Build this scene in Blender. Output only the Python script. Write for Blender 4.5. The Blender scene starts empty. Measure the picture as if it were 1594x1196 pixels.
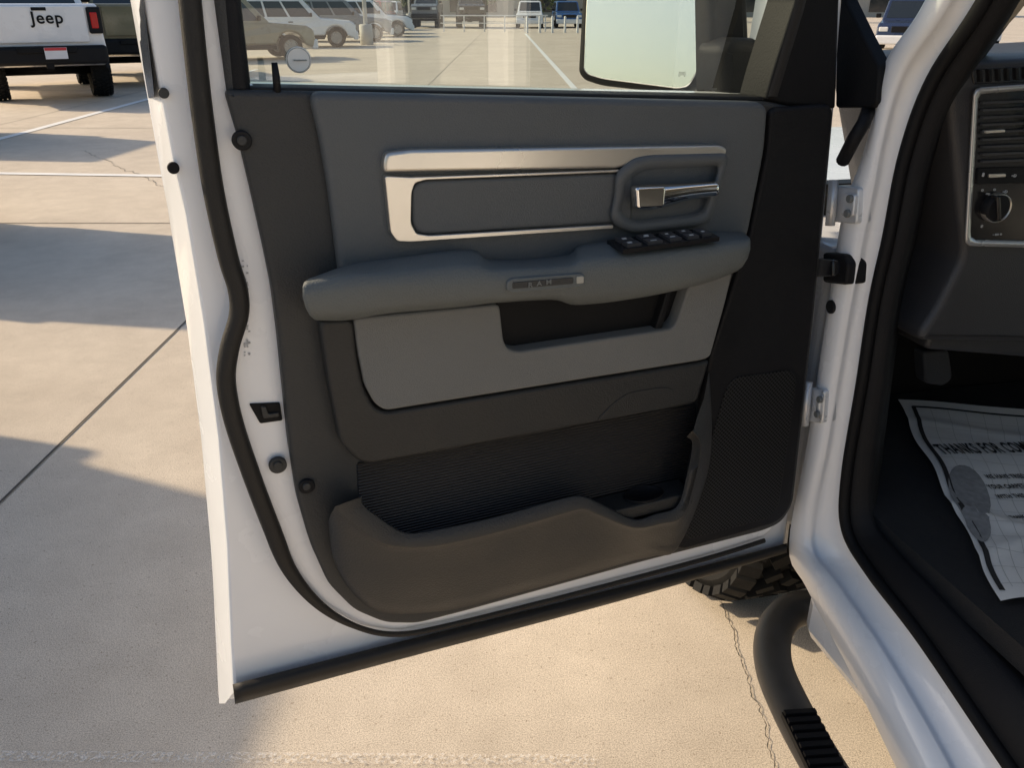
import bpy, bmesh, math, random
from mathutils import Vector, Matrix
from mathutils.geometry import tessellate_polygon
from mathutils.bvhtree import BVHTree
random.seed(7)
sc=bpy.context.scene
col=sc.collection
F=1300.0; PITCH=math.atan(593/1300.0); CAM=Vector((0,0,1.6))
cp,sp=math.cos(PITCH),math.sin(PITCH)
def ray(px,py):
    dx=(px-797)/F; dy=-(py-598)/F
    return Vector((dx,cp+dy*sp,-sp+dy*cp))
def P(s): return [tuple(float(a) for a in p.split(',')) for p in s.split()]
# ---------------- frames
class Frame:
    def __init__(s,O,Yn):
        s.O=Vector(O); s.Y=Vector(Yn).normalized()
        z=Vector((0,0,1)); s.X=s.Y.cross(z).normalized(); s.Z=s.X.cross(s.Y)
        s.mat()
    def mat(s):
        s.M=Matrix(((s.X.x,s.Y.x,s.Z.x,s.O.x),(s.X.y,s.Y.y,s.Z.y,s.O.y),(s.X.z,s.Y.z,s.Z.z,s.O.z),(0,0,0,1))); s.I=s.M.inverted()
    def at(s,px,py,w=0.0):
        d=ray(px,py); p0=s.O-s.Y*w
        t=(p0-CAM).dot(s.Y)/d.dot(s.Y)
        return s.I@(CAM+d*t)
hinge=Vector((.56,1.40,0))
DF=Frame((-.435,.985,.6),(-.388,.922,0))
TF=Frame(hinge,(.97,.23,0))
R=TF.X.copy(); M_=TF.Y.copy()   # rearwards, into the cab
SF=Frame(hinge+R*.10,(-R.x,-R.y,0))
class FloorFrame(Frame):
    def __init__(s,z):
        s.O=Vector((hinge.x,hinge.y,z)); s.X=M_.copy(); s.Y=Vector((0,0,-1)); s.Z=s.X.cross(s.Y); s.mat()
FF=FloorFrame(.76)
def G(px,py,z=0.0):
    d=ray(px,py); return CAM+d*((z-1.6)/d.z)
# ---------------- materials
def newmat(name):
    m=bpy.data.materials.new(name); m.use_nodes=True
    return m,m.node_tree.nodes,m.node_tree.links,m.node_tree.nodes['Principled BSDF']
def mat(name,c,rough=.5,metal=0,coat=0,bump=0,bscale=300,var=.12,vscale=4,spec=.5,rv=.08,dist=.002):
    m,n,l,b=newmat(name)
    b.inputs['Roughness'].default_value=rough; b.inputs['Metallic'].default_value=metal
    b.inputs['Coat Weight'].default_value=coat; b.inputs['Coat Roughness'].default_value=.06
    b.inputs['Specular IOR Level'].default_value=spec
    tc=n.new('ShaderNodeTexCoord')
    nz=n.new('ShaderNodeTexNoise'); nz.inputs['Scale'].default_value=vscale; nz.inputs['Detail'].default_value=6
    l.new(tc.outputs['Object'],nz.inputs['Vector'])
    mx=n.new('ShaderNodeMix'); mx.data_type='RGBA'
    mx.inputs['A'].default_value=(*[x*(1-var) for x in c],1); mx.inputs['B'].default_value=(*[min(1,x*(1+var)) for x in c],1)
    l.new(nz.outputs['Fac'],mx.inputs['Factor']); l.new(mx.outputs['Result'],b.inputs['Base Color'])
    mr=n.new('ShaderNodeMapRange'); mr.inputs['From Min'].default_value=.3; mr.inputs['From Max'].default_value=.7
    mr.inputs['To Min'].default_value=max(0,rough-rv); mr.inputs['To Max'].default_value=min(1,rough+rv)
    l.new(nz.outputs['Fac'],mr.inputs['Value']); l.new(mr.outputs['Result'],b.inputs['Roughness'])
    if bump:
        nb=n.new('ShaderNodeTexNoise'); nb.inputs['Scale'].default_value=bscale; nb.inputs['Detail'].default_value=3
        l.new(tc.outputs['Object'],nb.inputs['Vector'])
        bp=n.new('ShaderNodeBump'); bp.inputs['Strength'].default_value=bump; bp.inputs['Distance'].default_value=dist
        l.new(nb.outputs['Fac'],bp.inputs['Height']); l.new(bp.outputs['Normal'],b.inputs['Normal'])
    return m
white=mat('white_paint',(.89,.90,.92),.26,coat=.7,var=.03,vscale=9,rv=.05)
slate=mat('slate_plastic',(.090,.097,.102),.50,bump=.45,bscale=520,var=.14,vscale=7,rv=.10)
slate2=mat('slate_soft',(.110,.122,.124),.56,bump=.6,bscale=420,var=.18,vscale=8,rv=.10)
char=mat('charcoal_plastic',(.040,.040,.039),.55,bump=.6,bscale=420,var=.18,vscale=7,rv=.12,spec=.4)
blackp=mat('black_plastic',(.0095,.0095,.011),.55,bump=.4,bscale=520,var=.25,vscale=9,rv=.12,spec=.2)
dashm=mat('dash_plastic',(.040,.040,.044),.5,bump=.4,bscale=520,var=.2,rv=.12)
fabric=mat('grey_cloth',(.185,.185,.178),.78,bump=.8,bscale=900,var=.12,vscale=9)
brownp=mat('dark_lower_plastic',(.025,.025,.0245),.5,bump=.6,bscale=420,var=.2,vscale=8,rv=.12,spec=.4)
lowerp=mat('lower_pocket_plastic',(.036,.036,.036),.5,bump=.7,bscale=380,var=.22,vscale=8,rv=.12,spec=.4)
rubber=mat('seal_rubber',(.020,.018,.016),.6,bump=.3,bscale=400,var=.3,vscale=20,spec=.35)
deep=mat('deep_black',(.007,.007,.008),.6,bump=.2,spec=.2)
silver=mat('satin_silver',(.66,.63,.58),.32,metal=.85,var=.05)
brightsilver=mat('bright_silver',(.58,.59,.60),.28,metal=.6,var=.04)
chrome=mat('chrome',(.88,.88,.88),.07,metal=1,var=.02,rv=.03)
gloss=mat('gloss_black',(.012,.012,.014),.18,var=.1)
iconm=mat('icon_white',(.55,.55,.55),.5,var=.02)
lettm=mat('badge_grey',(.15,.16,.16),.45,var=.05)
stampm=mat('stamp_grey',(.45,.46,.48),.5,var=.05)
clipm=mat('clip_beige',(.40,.38,.33),.5,var=.05)
stick=mat('sticker_white',(.88,.88,.84),.5,var=.03)
zinc=mat('hinge_metal',(.66,.68,.71),.32,metal=.4,coat=.3,var=.1,vscale=30)
carpet=mat('black_carpet',(.014,.014,.016),.95,bump=1,bscale=500,var=.4,vscale=60)
tan=mat('tan_trim',(.33,.29,.23),.7,bump=.2,var=.05)
tyrem=mat('tyre_rubber',(.013,.013,.013),.8,bump=.4,bscale=200,var=.35,vscale=30,spec=.2)
rimm=mat('rim_metal',(.30,.30,.31),.3,metal=.8,var=.1)
def glassmat(name,tint,refl):
    m,n,l,b=newmat(name); n.remove(b)
    out=n['Material Output']; tr=n.new('ShaderNodeBsdfTransparent'); tr.inputs[0].default_value=(*tint,1)
    gl=n.new('ShaderNodeBsdfGlossy'); gl.inputs['Roughness'].default_value=.01
    fr=n.new('ShaderNodeLayerWeight'); fr.inputs[0].default_value=.5
    pw_=n.new('ShaderNodeMath'); pw_.operation='POWER'; pw_.inputs[1].default_value=4; l.new(fr.outputs['Facing'],pw_.inputs[0])
    mt=n.new('ShaderNodeMath'); mt.operation='MULTIPLY_ADD'; mt.inputs[1].default_value=.8; mt.inputs[2].default_value=refl
    mx=n.new('ShaderNodeMixShader'); l.new(pw_.outputs[0],mt.inputs[0]); l.new(mt.outputs[0],mx.inputs[0])
    l.new(tr.outputs[0],mx.inputs[1]); l.new(gl.outputs[0],mx.inputs[2]); l.new(mx.outputs[0],out.inputs[0])
    return m
glass=glassmat('window_glass',(.83,.91,.86),.20)
cglass=mat('car_glass',(.02,.025,.03),.05,spec=.8,var=.1)
mirrorm=mat('mirror_surface',(.98,.98,1.0),.02,metal=1,var=.0,rv=.01)
# ---------------- object plumbing
W={}
def obj(name,mesh,parent=None,M=None,label=None):
    o=bpy.data.objects.new(name,mesh); col.objects.link(o)
    M=M or Matrix.Identity(4); W[o]=M.copy(); o.matrix_basis=M.copy()
    if parent:
        o.parent=parent; o.matrix_parent_inverse=W[parent].inverted()
    if label: o['label']=label
    return o
def root(name,label,cat,M=None,group=None,kind=None,mesh=None):
    o=obj(name,mesh,None,M,label); o['category']=cat
    if group:o['group']=group
    if kind:o['kind']=kind
    return o
def mk(name,verts,faces,m,parent=None,M=None,smooth=True,flat=(),label=None):
    me=bpy.data.meshes.new(name); me.from_pydata([tuple(v) for v in verts],[],faces)
    me.materials.append(m)
    fl=set(flat)
    for i,p in enumerate(me.polygons):
        p.use_smooth= smooth and i not in fl
    bm=bmesh.new(); bm.from_mesh(me); bmesh.ops.recalc_face_normals(bm,faces=bm.faces); bm.to_mesh(me); bm.free()
    me.update()
    return obj(name,me,parent,M,label)
def fillet(pts,r,n=5):
    out=[]; N=len(pts)
    for i in range(N):
        a=Vector(pts[i-1][:2]);b=Vector(pts[i][:2]);c=Vector(pts[(i+1)%N][:2])
        da=(a-b);dc=(c-b); rr=min(r,da.length*.45,dc.length*.45)
        if rr<.5: out.append((b.x,b.y)); continue
        p=b+da.normalized()*rr;q=b+dc.normalized()*rr
        for k in range(n+1):
            t=k/n; s=p*(1-t)**2+b*2*t*(1-t)+q*t*t; out.append((s.x,s.y))
    return out
def resample(pts,n,closed=False):
    pts=[Vector(p) for p in pts]
    if closed: pts=pts+[pts[0]]
    d=[0]
    for i in range(1,len(pts)): d.append(d[-1]+(pts[i]-pts[i-1]).length)
    T=d[-1]; out=[];j=0
    cnt=n if closed else n-1
    for k in range(n):
        s=T*k/cnt
        while j<len(d)-2 and d[j+1]<s: j+=1
        t=(s-d[j])/max(1e-9,d[j+1]-d[j]); out.append(pts[j].lerp(pts[j+1],min(1,max(0,t))))
    return out
def catmull(pts,sub=6):
    pts=[Vector(p) for p in pts]; out=[]
    for i in range(len(pts)-1):
        p0=pts[max(0,i-1)];p1=pts[i];p2=pts[i+1];p3=pts[min(len(pts)-1,i+2)]
        for k in range(sub):
            t=k/sub
            out.append(.5*((2*p1)+(p2-p0)*t+(2*p0-5*p1+4*p2-p3)*t*t+(3*p1-p0-3*p2+p3)*t**3))
    out.append(pts[-1]); return out
def inset(uv,d):
    N=len(uv); out=[]
    for i in range(N):
        a=uv[i-1];b=uv[i];c=uv[(i+1)%N]
        e1=(b-a);e2=(c-b)
        if e1.length<1e-9 or e2.length<1e-9: out.append(b.copy()); continue
        n1=Vector((-e1.y,e1.x)).normalized();n2=Vector((-e2.y,e2.x)).normalized()
        n=(n1+n2)
        if n.length<1e-6: out.append(b.copy()); continue
        n.normalize(); k=1/max(.5,n.dot(n1)); out.append(b+n*d*k)
    return out
def slab(name,s,w,back,m,parent,fr=None,r=8,bev=.004,label=None,wf=None):
    fr=fr or DF
    pts=fillet(P(s) if isinstance(s,str) else s,r)
    L=[fr.at(x,y,w) for x,y in pts]; uv=[Vector((p.x,p.z)) for p in L]
    A=sum(uv[i-1].x*uv[i].y-uv[i].x*uv[i-1].y for i in range(len(uv)))
    if A<0: uv.reverse()
    N=len(uv); rings=[(0,back),(0,w-bev),(bev*.12,w-bev*.5),(bev*.45,w-bev*.13),(bev,w)]
    V=[];Fc=[]
    for d,ww in rings:
        q=inset(uv,d) if d else uv
        V+=[(p.x,-ww,p.y) for p in q]
    for k in range(len(rings)-1):
        for i in range(N):
            j=(i+1)%N; Fc.append((k*N+i,k*N+j,(k+1)*N+j,(k+1)*N+i))
    nb=len(Fc); o0=(len(rings)-1)*N
    for t in tessellate_polygon([[Vector((V[o0+i][0],V[o0+i][2],0)) for i in range(N)]]):
        Fc.append(tuple(o0+i for i in t))
    return mk(name,V,Fc,m,parent,fr.M,flat=range(nb,len(Fc)),label=label)
def loft(name,rows,m,parent,fr=None,n=60,smooth=True,closed=False,cap=False,label=None,cat=True,capends=False,sub=6):
    fr=fr or DF; V=[];Fc=[]
    for s,w in rows:
        p=P(s) if isinstance(s,str) else s
        if cat and not closed: p=catmull(p,sub)
        p=resample([(a[0],a[1]) for a in p],n,closed)
        for q in p: V.append(fr.at(q.x,q.y,w))
    k=len(rows)
    for a in range(k-1):
        for i in range(n if closed else n-1):
            j=(i+1)%n; Fc.append((a*n+i,a*n+j,(a+1)*n+j,(a+1)*n+i))
    fl=[]
    if cap: Fc.append(tuple(range((k-1)*n,k*n))); fl.append(len(Fc)-1)
    if capends:
        Fc.append(tuple(a*n for a in range(k))); Fc.append(tuple(a*n+n-1 for a in range(k)))
    return mk(name,V,Fc,m,parent,fr.M,smooth=smooth,flat=fl,label=label)
def tube(name,pts,rad,m,parent,M,seg=12,flatten=1.0,closed=False,label=None):
    pts=[Vector(p) for p in pts]; N=len(pts); V=[];Fc=[]; up=None
    for i,p in enumerate(pts):
        a=pts[(i-1)%N] if (closed or i>0) else p; b=pts[(i+1)%N] if (closed or i<N-1) else p
        t=(b-a).normalized()
        if up is None:
            up=Vector((0,1,0)) if abs(t.y)<.9 else Vector((0,0,1))
        up=(up-t*up.dot(t)).normalized(); s=t.cross(up)
        rr=rad(i/(N-1)) if callable(rad) else rad
        for k in range(seg):
            an=2*math.pi*k/seg; V.append(p+s*math.cos(an)*rr+up*math.sin(an)*rr*flatten)
    for i in range(N if closed else N-1):
        j=(i+1)%N
        for k in range(seg):
            q=(k+1)%seg; Fc.append((i*seg+k,i*seg+q,j*seg+q,j*seg+k))
    if not closed:
        Fc.append(tuple(range(seg))); Fc.append(tuple(range((N-1)*seg,N*seg)))
    return mk(name,V,Fc,m,parent,M,label=label)
def boxmesh(V,Fc,c,s,rot=None):
    b=len(V)
    for x,y,z in ((-1,-1,-1),(1,-1,-1),(1,1,-1),(-1,1,-1),(-1,-1,1),(1,-1,1),(1,1,1),(-1,1,1)):
        v=Vector((x*s[0]/2,y*s[1]/2,z*s[2]/2))
        if rot: v=rot@v
        V.append(v+Vector(c))
    for f in ((0,3,2,1),(4,5,6,7),(0,1,5,4),(1,2,6,5),(2,3,7,6),(3,0,4,7)): Fc.append(tuple(b+i for i in f))
def box(name,boxes,m,parent,M=None,bev=.0,label=None,seg=2):
    V=[];Fc=[]
    for bx in boxes: boxmesh(V,Fc,*bx)
    o=mk(name,V,Fc,m,parent,M,smooth=False,label=label)
    if bev:
        md=o.modifiers.new('b','BEVEL'); md.width=bev; md.segments=seg; md.limit_method='ANGLE'
    return o
def quadbox(name,cs,th,m,parent,fr=None,cells=None):
    a,b,c,d=cs; nrm=(b-a).cross(d-a).normalized()
    V=[];Fc=[]
    def pt(u,v): return a.lerp(b,u).lerp(d.lerp(c,u),v)
    if nrm.z<0: nrm=-nrm
    for (u0,v0,u1,v1) in (cells or [(0,0,1,1)]):
        k=len(V); q=[pt(u0,v0),pt(u1,v0),pt(u1,v1),pt(u0,v1)]
        V+= [p-nrm*.004 for p in q]+[p+nrm*th for p in q]
        for f in ((0,3,2,1),(4,5,6,7),(0,1,5,4),(1,2,6,5),(2,3,7,6),(3,0,4,7)): Fc.append(tuple(k+i for i in f))
    return mk(name,V,Fc,m,parent,(fr or DF).M,smooth=False)
def text(name,s,fr,px,py,w,size,m,parent,rot=0,ext=.0006,shear=0,bold=0,xs=1.0,align='LEFT'):
    cu=bpy.data.curves.new(name,'FONT'); cu.body=s; cu.size=size; cu.extrude=ext; cu.offset=bold; cu.align_x=align; cu.resolution_u=3
    if bold>.0005: cu.space_character=1.10
    t=bpy.data.objects.new(name,cu); col.objects.link(t)
    bpy.context.view_layer.update()
    me=bpy.data.meshes.new_from_object(t.evaluated_get(bpy.context.evaluated_depsgraph_get()))
    bpy.data.objects.remove(t)
    o0=fr.at(px,py,w); c,sn=math.cos(rot),math.sin(rot)
    for v in me.vertices:
        x,y,z=v.co; x=(x+shear*y)*xs; X=x*c-y*sn; Y=x*sn+y*c
        v.co=(o0.x+X,o0.y-z,o0.z+Y)
    me.materials.clear(); me.materials.append(m)
    me.name=name
    return obj(name,me,parent,fr.M)
def disc(name,fr,px,py,w,rad,th,m,parent,inner=None,label=None):
    c=fr.at(px,py,w); V=[];Fc=[];n=28
    rs=[(rad,-th),(rad,-th*.2),(rad*.88 if not inner else (rad+inner)/2,0)]+([(inner,0),(inner,-th)] if inner else [])
    for r_,d in rs:
        for k in range(n):
            a=2*math.pi*k/n; V.append((c.x+r_*math.cos(a),c.y-d,c.z+r_*math.sin(a)))
    for j in range(len(rs)-1):
        for k in range(n): Fc.append((j*n+k,j*n+(k+1)%n,(j+1)*n+(k+1)%n,(j+1)*n+k))
    fl=[]
    if not inner: Fc.append(tuple(range((len(rs)-1)*n,len(rs)*n))); fl=[len(Fc)-1]
    return mk(name,V,Fc,m,parent,fr.M,flat=fl,label=label)

# ================= OUR TRUCK
truckM=Matrix.Translation(hinge)@TF.M.to_3x3().to_4x4()
truck=root('pickup_truck','white pickup truck with its front door swung open','pickup truck',truckM)
door=slab('door',"152,-420 222,0 250,155 268,250 287,330 315,500 338,680 352,850 358,1000 362,1072 700,990 1222,850 1268,500 1300,150 1345,-420 1300,-420 1203,150 388,134 335,-420",-.03,-.11,white,truck,r=4,bev=.006,label='open white front door with grey inner panel')
slab('door_inner_sheet',"258,-420 292,-60 306,100 318,200 333,300 355,400 370,450 372,490 358,540 352,590 362,650 388,730 422,820 452,890 500,945 560,978 620,986 700,970 900,920 1100,868 1195,838 1232,790 1268,500 1300,150 1335,-420 1302,-420 1208,150 388,134 338,-420",-.008,-.04,white,door,r=14,bev=.012)
loft('door_hem',[("125,-420 203,0 230,153 247,250 262,330 290,500 313,680 328,850 338,1000 341,1096",-.10),
 ("135,-420 210,0 238,153 254,250 270,330 297,500 320,680 335,850 344,1000 350,1096",-.07),
 ("152,-420 224,0 252,153 270,250 289,330 317,500 340,680 354,850 360,1000 364,1078",-.032)],white,door,n=70,cat=False)
loft('pillar_cover',[("128,-420 205,0 231,152",-.095),("150,-420 224,0 236,110 240,150",-.028)],gloss,door,n=20,cat=False)
slab('outer_skin',"128,-380 205,0 232,155 262,330 290,500 315,680 330,850 341,1092 362,1090 1225,858 1268,500 1300,150 1345,-420 1300,-420 1200,150 385,134 330,-420",-.115,-.13,white,door,r=3,bev=.003)
loft('bottom_weatherstrip',[("362,1066 620,1000 900,931 1100,880 1225,846",-.012),("364,1076 620,1010 900,940 1100,888 1225,852",.004),("366,1090 620,1022 900,950 1100,895 1225,858",.000),("366,1097 620,1028 900,954 1100,898 1225,861",-.03)],rubber,door,n=50,capends=True)
sealpx=catmull(P("258,-420 290,-60 306,100 318,200 333,300 355,400 370,450 372,490 358,540 352,590 362,650 388,730 422,820 452,890 500,945 560,978 620,988 700,974 900,924 1100,870 1190,842"),8)
tube('door_seal',[DF.at(p.x,p.y,.0) for p in sealpx],lambda t:.0125 if t<.62 else max(.005,.0125-(t-.62)*.06),rubber,door,DF.M,seg=10,flatten=.8)
loft('window_channel',[("325,-420 350,0 362,138",.004),("335,-420 362,0 375,138",.012),("342,-420 374,0 389,138",.006),("342,-420 375,0 391,138",-.04)],blackp,door,n=24,cat=False)
loft('window_pillar_trim',[("290,-420 333,0 352,140",-.006),("292,-420 336,0 354,140",.0045),("330,-420 352,0 364,140",.0045)],char,door,n=24,cat=False)
gv=[DF.at(x,y,-.050) for x,y in ((335,-430),(386,150),(1206,165),(1250,0),(1310,-430))]
mk('window_glass',gv,[(0,1,2,3,4)],glass,door,DF.M,smooth=False)
slab('belt_seal',"388,135 1205,151 1205,160 388,143",.008,-.045,rubber,door,r=2,bev=.004)
slab('mirror_sail_panel',"1192,156 1205,110 1240,0 1300,-380 1345,-420 1308,0 1302,170 1228,165",.015,-.05,deep,door,r=6,bev=.006)
loft('quarter_seal',[("1195,150 1240,0 1295,-380",.02),("1203,150 1250,0 1303,-380",.024),("1210,150 1256,0 1310,-380",.018)],rubber,door,n=20,cat=False)
disc('window_sticker',DF,465,93,-.046,.0155,.0008,stick,door,label='small round white window sticker')
disc('sticker_ring',DF,465,93,-.0454,.0142,.0004,lettm,door,inner=.0137)
text('sticker_print','Weathertech',DF,457,95,-.0448,.0030,lettm,door)
tube('lock_knob',[DF.at(432,145,.012),DF.at(430,120,.012),DF.at(427,97,.012)],lambda t:.0045 if t<.9 else .0035,blackp,door,DF.M,seg=10)
for (x,y,w,mm,rr) in ((255,145,-.025,char,.006),(270,262,-.025,deep,.007),(433,726,-.001,char,.0125)):
    disc('fixing_bolt',DF,x,y,w+.004,rr,.006,mm,door)
disc('fixing_bolt',DF,433,726,.007,.006,.004,char,door)
slab('door_latch',"388,630 436,628 440,655 405,660",-.004,-.02,deep,door,r=3,bev=.001)
slab('latch_claw',"406,634 414,634 418,645 434,643 435,649 410,652",.000,-.01,char,door,r=2,bev=.001)
random.seed(3)
V=[];Fc=[]
for k in range(44):
    t=random.random(); x=381+random.choice((-3,1,4))+ (0 if t<.5 else 3); y=405+ t*150
    if .42<t<.55: continue
    p=DF.at(x,y,-.0068); boxmesh(V,Fc,p,(.0015+random.random()*.002,.0004,.0015+random.random()*.002))
o=mk('stamped_code',V,Fc,stampm,door,DF.M,smooth=False); o['kind']='stuff'

# ---- inner trim panel
trim=slab('door_trim',"350,140 480,142 1200,158 1228,165 1300,165 1268,500 1236,785 1218,815 1190,828 1000,877 720,955 650,973 600,972 552,952 512,912 484,850 464,780 450,690 441,600 433,520 424,450 412,390 392,300 372,215",.018,-.005,char,truck,r=14,bev=.007,label='moulded dark grey inner door trim')
slab('upper_trim',"482,143 1198,159 1192,235 1166,368 1150,395 700,430 530,432 527,410 512,290 498,210",.034,.015,slate,trim,r=22,bev=.009)
slab('side_trim',"1200,168 1298,162 1266,500 1233,790 1212,815 1062,858 1045,850 1080,700 1104,560 1168,365 1196,230",.028,.015,blackp,trim,r=14,bev=.006)
slab('silver_bezel',"597,255 601,238 640,233 1122,226 1133,231 1130,244 1000,250 965,262 640,268 598,269",.048,.03,silver,trim,r=9,bev=.0045)
slab('silver_bezel',"599,274 640,276 966,264 966,268 662,280 646,285 641,300 640,348 648,364 668,367 955,350 955,356 640,377 618,376 608,362",.046,.03,silver,trim,r=5,bev=.0012)
slab('insert_pad',"642,295 651,284 665,281 985,269 985,345 952,347 670,365 651,363 642,348",.043,.03,slate,trim,r=8,bev=.005)
loft('handle_bezel',[(fillet(P(o),14),w) for o,w in (
 ("956,270 985,246 1010,241 1134,238 1131,262 1106,345 1090,352 985,364 956,352 948,337 956,300",.034),
 ("957,270 985,246 1010,241 1134,238 1131,262 1106,345 1090,352 985,364 957,352 949,337 957,300",.048),
 ("961,273 987,250 1010,245 1130,242 1127,262 1102,342 1088,348 986,360 960,349 953,336 961,301",.053),
 ("970,284 991,264 1012,259 1120,254 1118,270 1098,331 1085,337 989,348 970,339 964,328 970,301",.052),
 ("976,288 995,270 1014,265 1116,260 1114,274 1093,325 1081,331 992,342 977,334 971,325 976,303",.028))],slate,trim,closed=True,n=110,cap=True)
slab('handle_recess',"1040,273 1110,265 1102,300 1088,324 1040,331",.031,.025,blackp,trim,r=8)
loft('door_handle',[("990,293 1015,289 1038,289 1075,287 1117,284",.050),("991,289 1015,287 1038,287 1075,285 1118,282",.062),("991,308 1015,306 1040,300 1075,295 1119,292",.070),("992,322 1015,322 1036,317 1075,308 1118,303",.064),("994,328 1015,327 1036,322 1075,312 1116,307",.045)],chrome,trim,n=40,capends=True)
slab('handle_pivot',"990,292 1038,290 1035,324 992,326",.074,.06,chrome,trim,r=6,bev=.004)
loft('armrest',[
 ("486,432 540,413 600,403 700,389 742,390 765,404 880,397 905,380 1000,371 1100,361 1158,362",.034),
 ("480,434 540,417 600,407 700,394 745,396 770,408 880,402 908,386 1000,377 1100,366 1162,366",.060),
 ("473,440 540,426 600,421 700,412 745,412 770,418 880,412 908,401 1000,393 1100,380 1167,370",.092),
 ("471,447 540,433 600,428 700,421 745,420 770,423 880,417 908,408 1000,400 1100,387 1168,375",.101),
 ("471,462 540,455 600,450 700,446 745,443 770,441 880,433 908,426 1000,417 1100,403 1168,388",.103),
 ("476,480 540,482 600,475 700,467 745,463 770,461 880,456 908,453 1000,442 1100,425 1164,402",.100),
 ("482,491 540,492 600,484 700,475 745,470 770,468 860,463 900,466 1000,456 1100,435 1156,415",.093),
 ("490,498 540,498 600,488 700,479 745,474 770,471 860,466 900,474 1000,462 1100,440 1150,420",.074),
 ("494,499 540,499 600,489 700,480 745,475 770,472 860,467 900,475 1000,463 1100,441 1150,421",.030)],slate2,trim,n=90,capends=True)
slab('badge_plate',"789,440 797,434 905,426 912,430 911,444 903,448 797,457 790,453",.1072,.09,slate2,trim,r=4,bev=.002)
slab('badge_plate',"798,440 893,432 893,442 798,450",.1084,.10,char,trim,r=3,bev=.0007)
slab('badge_clip',"898,431 909,430 909,441 898,442",.1088,.10,clipm,trim,r=2,bev=.001)
text('badge_lettering','R  A  M',DF,822,447.5,.1086,.0095,lettm,trim,rot=.02,ext=.0006,bold=.0001,xs=1.15)
cs=[DF.at(970,391,.104),DF.at(1120,371,.104),DF.at(1094,357,.052),DF.at(945,376,.052)]
quadbox('switch_panel',cs,.002,gloss,trim)
cells=[(.06,.12,.2,.45),(.06,.55,.2,.88),(.27,.12,.42,.45),(.27,.55,.42,.88),(.5,.15,.62,.85),(.68,.12,.80,.45),(.68,.55,.80,.88),(.85,.2,.95,.8)]
for ce in cells: quadbox('window_switch',cs,.006,dashm,trim,cells=[ce])
for ce in [(.09,.24,.13,.34),(.10,.64,.14,.74),(.31,.2,.37,.24),(.31,.62,.36,.66),(.33,.70,.37,.78),(.53,.3,.58,.35),(.53,.6,.56,.67),(.72,.22,.76,.29),(.72,.66,.75,.75),(.88,.4,.91,.48)]:
    quadbox('switch_icon',cs,.0066,iconm,trim,cells=[ce])
slab('cloth_insert',"551,496 778,474 784,530 790,543 806,548 1046,512 1055,500 1076,436 1142,420 1130,470 1106,557 1090,562 600,640 584,630 568,600 558,550",.047,.02,fabric,trim,r=9,bev=.004)
slab('grab_pocket',"770,465 1080,430 1080,470 1060,515 1040,520 800,555 775,545",.022,.01,deep,trim,r=4)
slab('pocket_divider',"1018,520 1040,450 1048,450 1030,517",.038,.01,blackp,trim,r=2,bev=.003)
slab('dark_trim_band',"497,500 551,498 556,550 566,604 582,634 600,643 1090,565 1106,560 1086,628 950,655 620,716 575,724 555,718 530,690 512,600",.044,.015,brownp,trim,r=12,bev=.006)
slab('band_sculpt',"928,656 955,628 978,612 1030,603 1050,606 1048,634 ",.0455,.03,brownp,trim,r=10,bev=.0012)
def ribmat():
    m=mat('ribbed_black',(.024,.023,.023),.4,var=.2); n=m.node_tree.nodes;l=m.node_tree.links
    tc=n.new('ShaderNodeTexCoord'); wv=n.new('ShaderNodeTexWave'); wv.bands_direction='Z'; wv.inputs['Scale'].default_value=62; wv.inputs['Distortion'].default_value=.0
    l.new(tc.outputs['Object'],wv.inputs[0]); bp=n.new('ShaderNodeBump'); bp.inputs['Strength'].default_value=.8; bp.inputs['Distance'].default_value=.003
    l.new(wv.outputs['Fac'],bp.inputs['Height']); l.new(bp.outputs['Normal'],n['Principled BSDF'].inputs['Normal']); return m
slab('pocket_liner',"556,722 1082,630 1082,700 1068,800 985,830 905,800 632,850 560,800",.021,.01,ribmat(),trim,r=4,bev=.001)
i0="563,772 567,787 600,812 632,829 680,824 780,802 870,777 905,772 935,784 985,808 1020,800 1055,787 1070,740 1079,690 1070,678"
e0="520,792 545,814 585,842 622,853 686,850 786,827 880,800 908,794 932,803 985,823 1028,817 1062,805 1081,748 1090,696 1078,672"
def sh(s,dx,dy): return ' '.join('%f,%f'%(x+dx,y+dy) for x,y in P(s))
loft('map_pocket',[
 (i0,.022),(i0,.074),(sh(i0,-.6,1.2),.0785),(sh(i0,-1.2,2.4),.080),
 (sh(e0,1.5,-3),.085),(sh(e0,.5,-1),.0848),(e0,.083),(sh(e0,-.5,1.5),.079),
 ("516,799 540,824 583,851 622,861 687,857 787,834 880,807 908,801 932,810 985,829 1029,822 1063,811 1083,750 1092,696 1080,668",.074),
 ("513,806 530,842 572,880 614,898 690,892 790,868 880,842 910,835 940,834 985,842 1028,836 1060,826 1086,752 1095,690 1085,650",.063),
 ("512,810 521,860 550,909 600,939 690,935 790,911 880,886 915,875 950,868 985,860 1025,850 1056,838 1091,755 1101,680 1096,620",.048),
 ("511,812 518,866 546,916 596,950 690,947 790,923 880,899 915,889 950,880 985,870 1020,862 1056,850 1096,755 1107,680 1103,580",.038),
 ("511,812 518,867 545,919 594,954 690,952 790,928 880,904 915,894 950,884 985,874 1020,866 1056,853 1097,755 1109,680 1105,580",.018)],lowerp,trim,n=170,label='charcoal map pocket')
zf=DF.at(1000,786,.072).z
xa=DF.at(930,790,.04).x; xb=DF.at(1060,790,.04).x
box('cup_shelf',[(((xa+xb)/2,-.047,zf-.012),(xb-xa,.05,.024))],brownp,trim,DF.M,bev=.003)
c=DF.M@Vector((DF.at(1002,768,.047).x,-.047,zf+.0005))
V=[];Fc=[]
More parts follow.
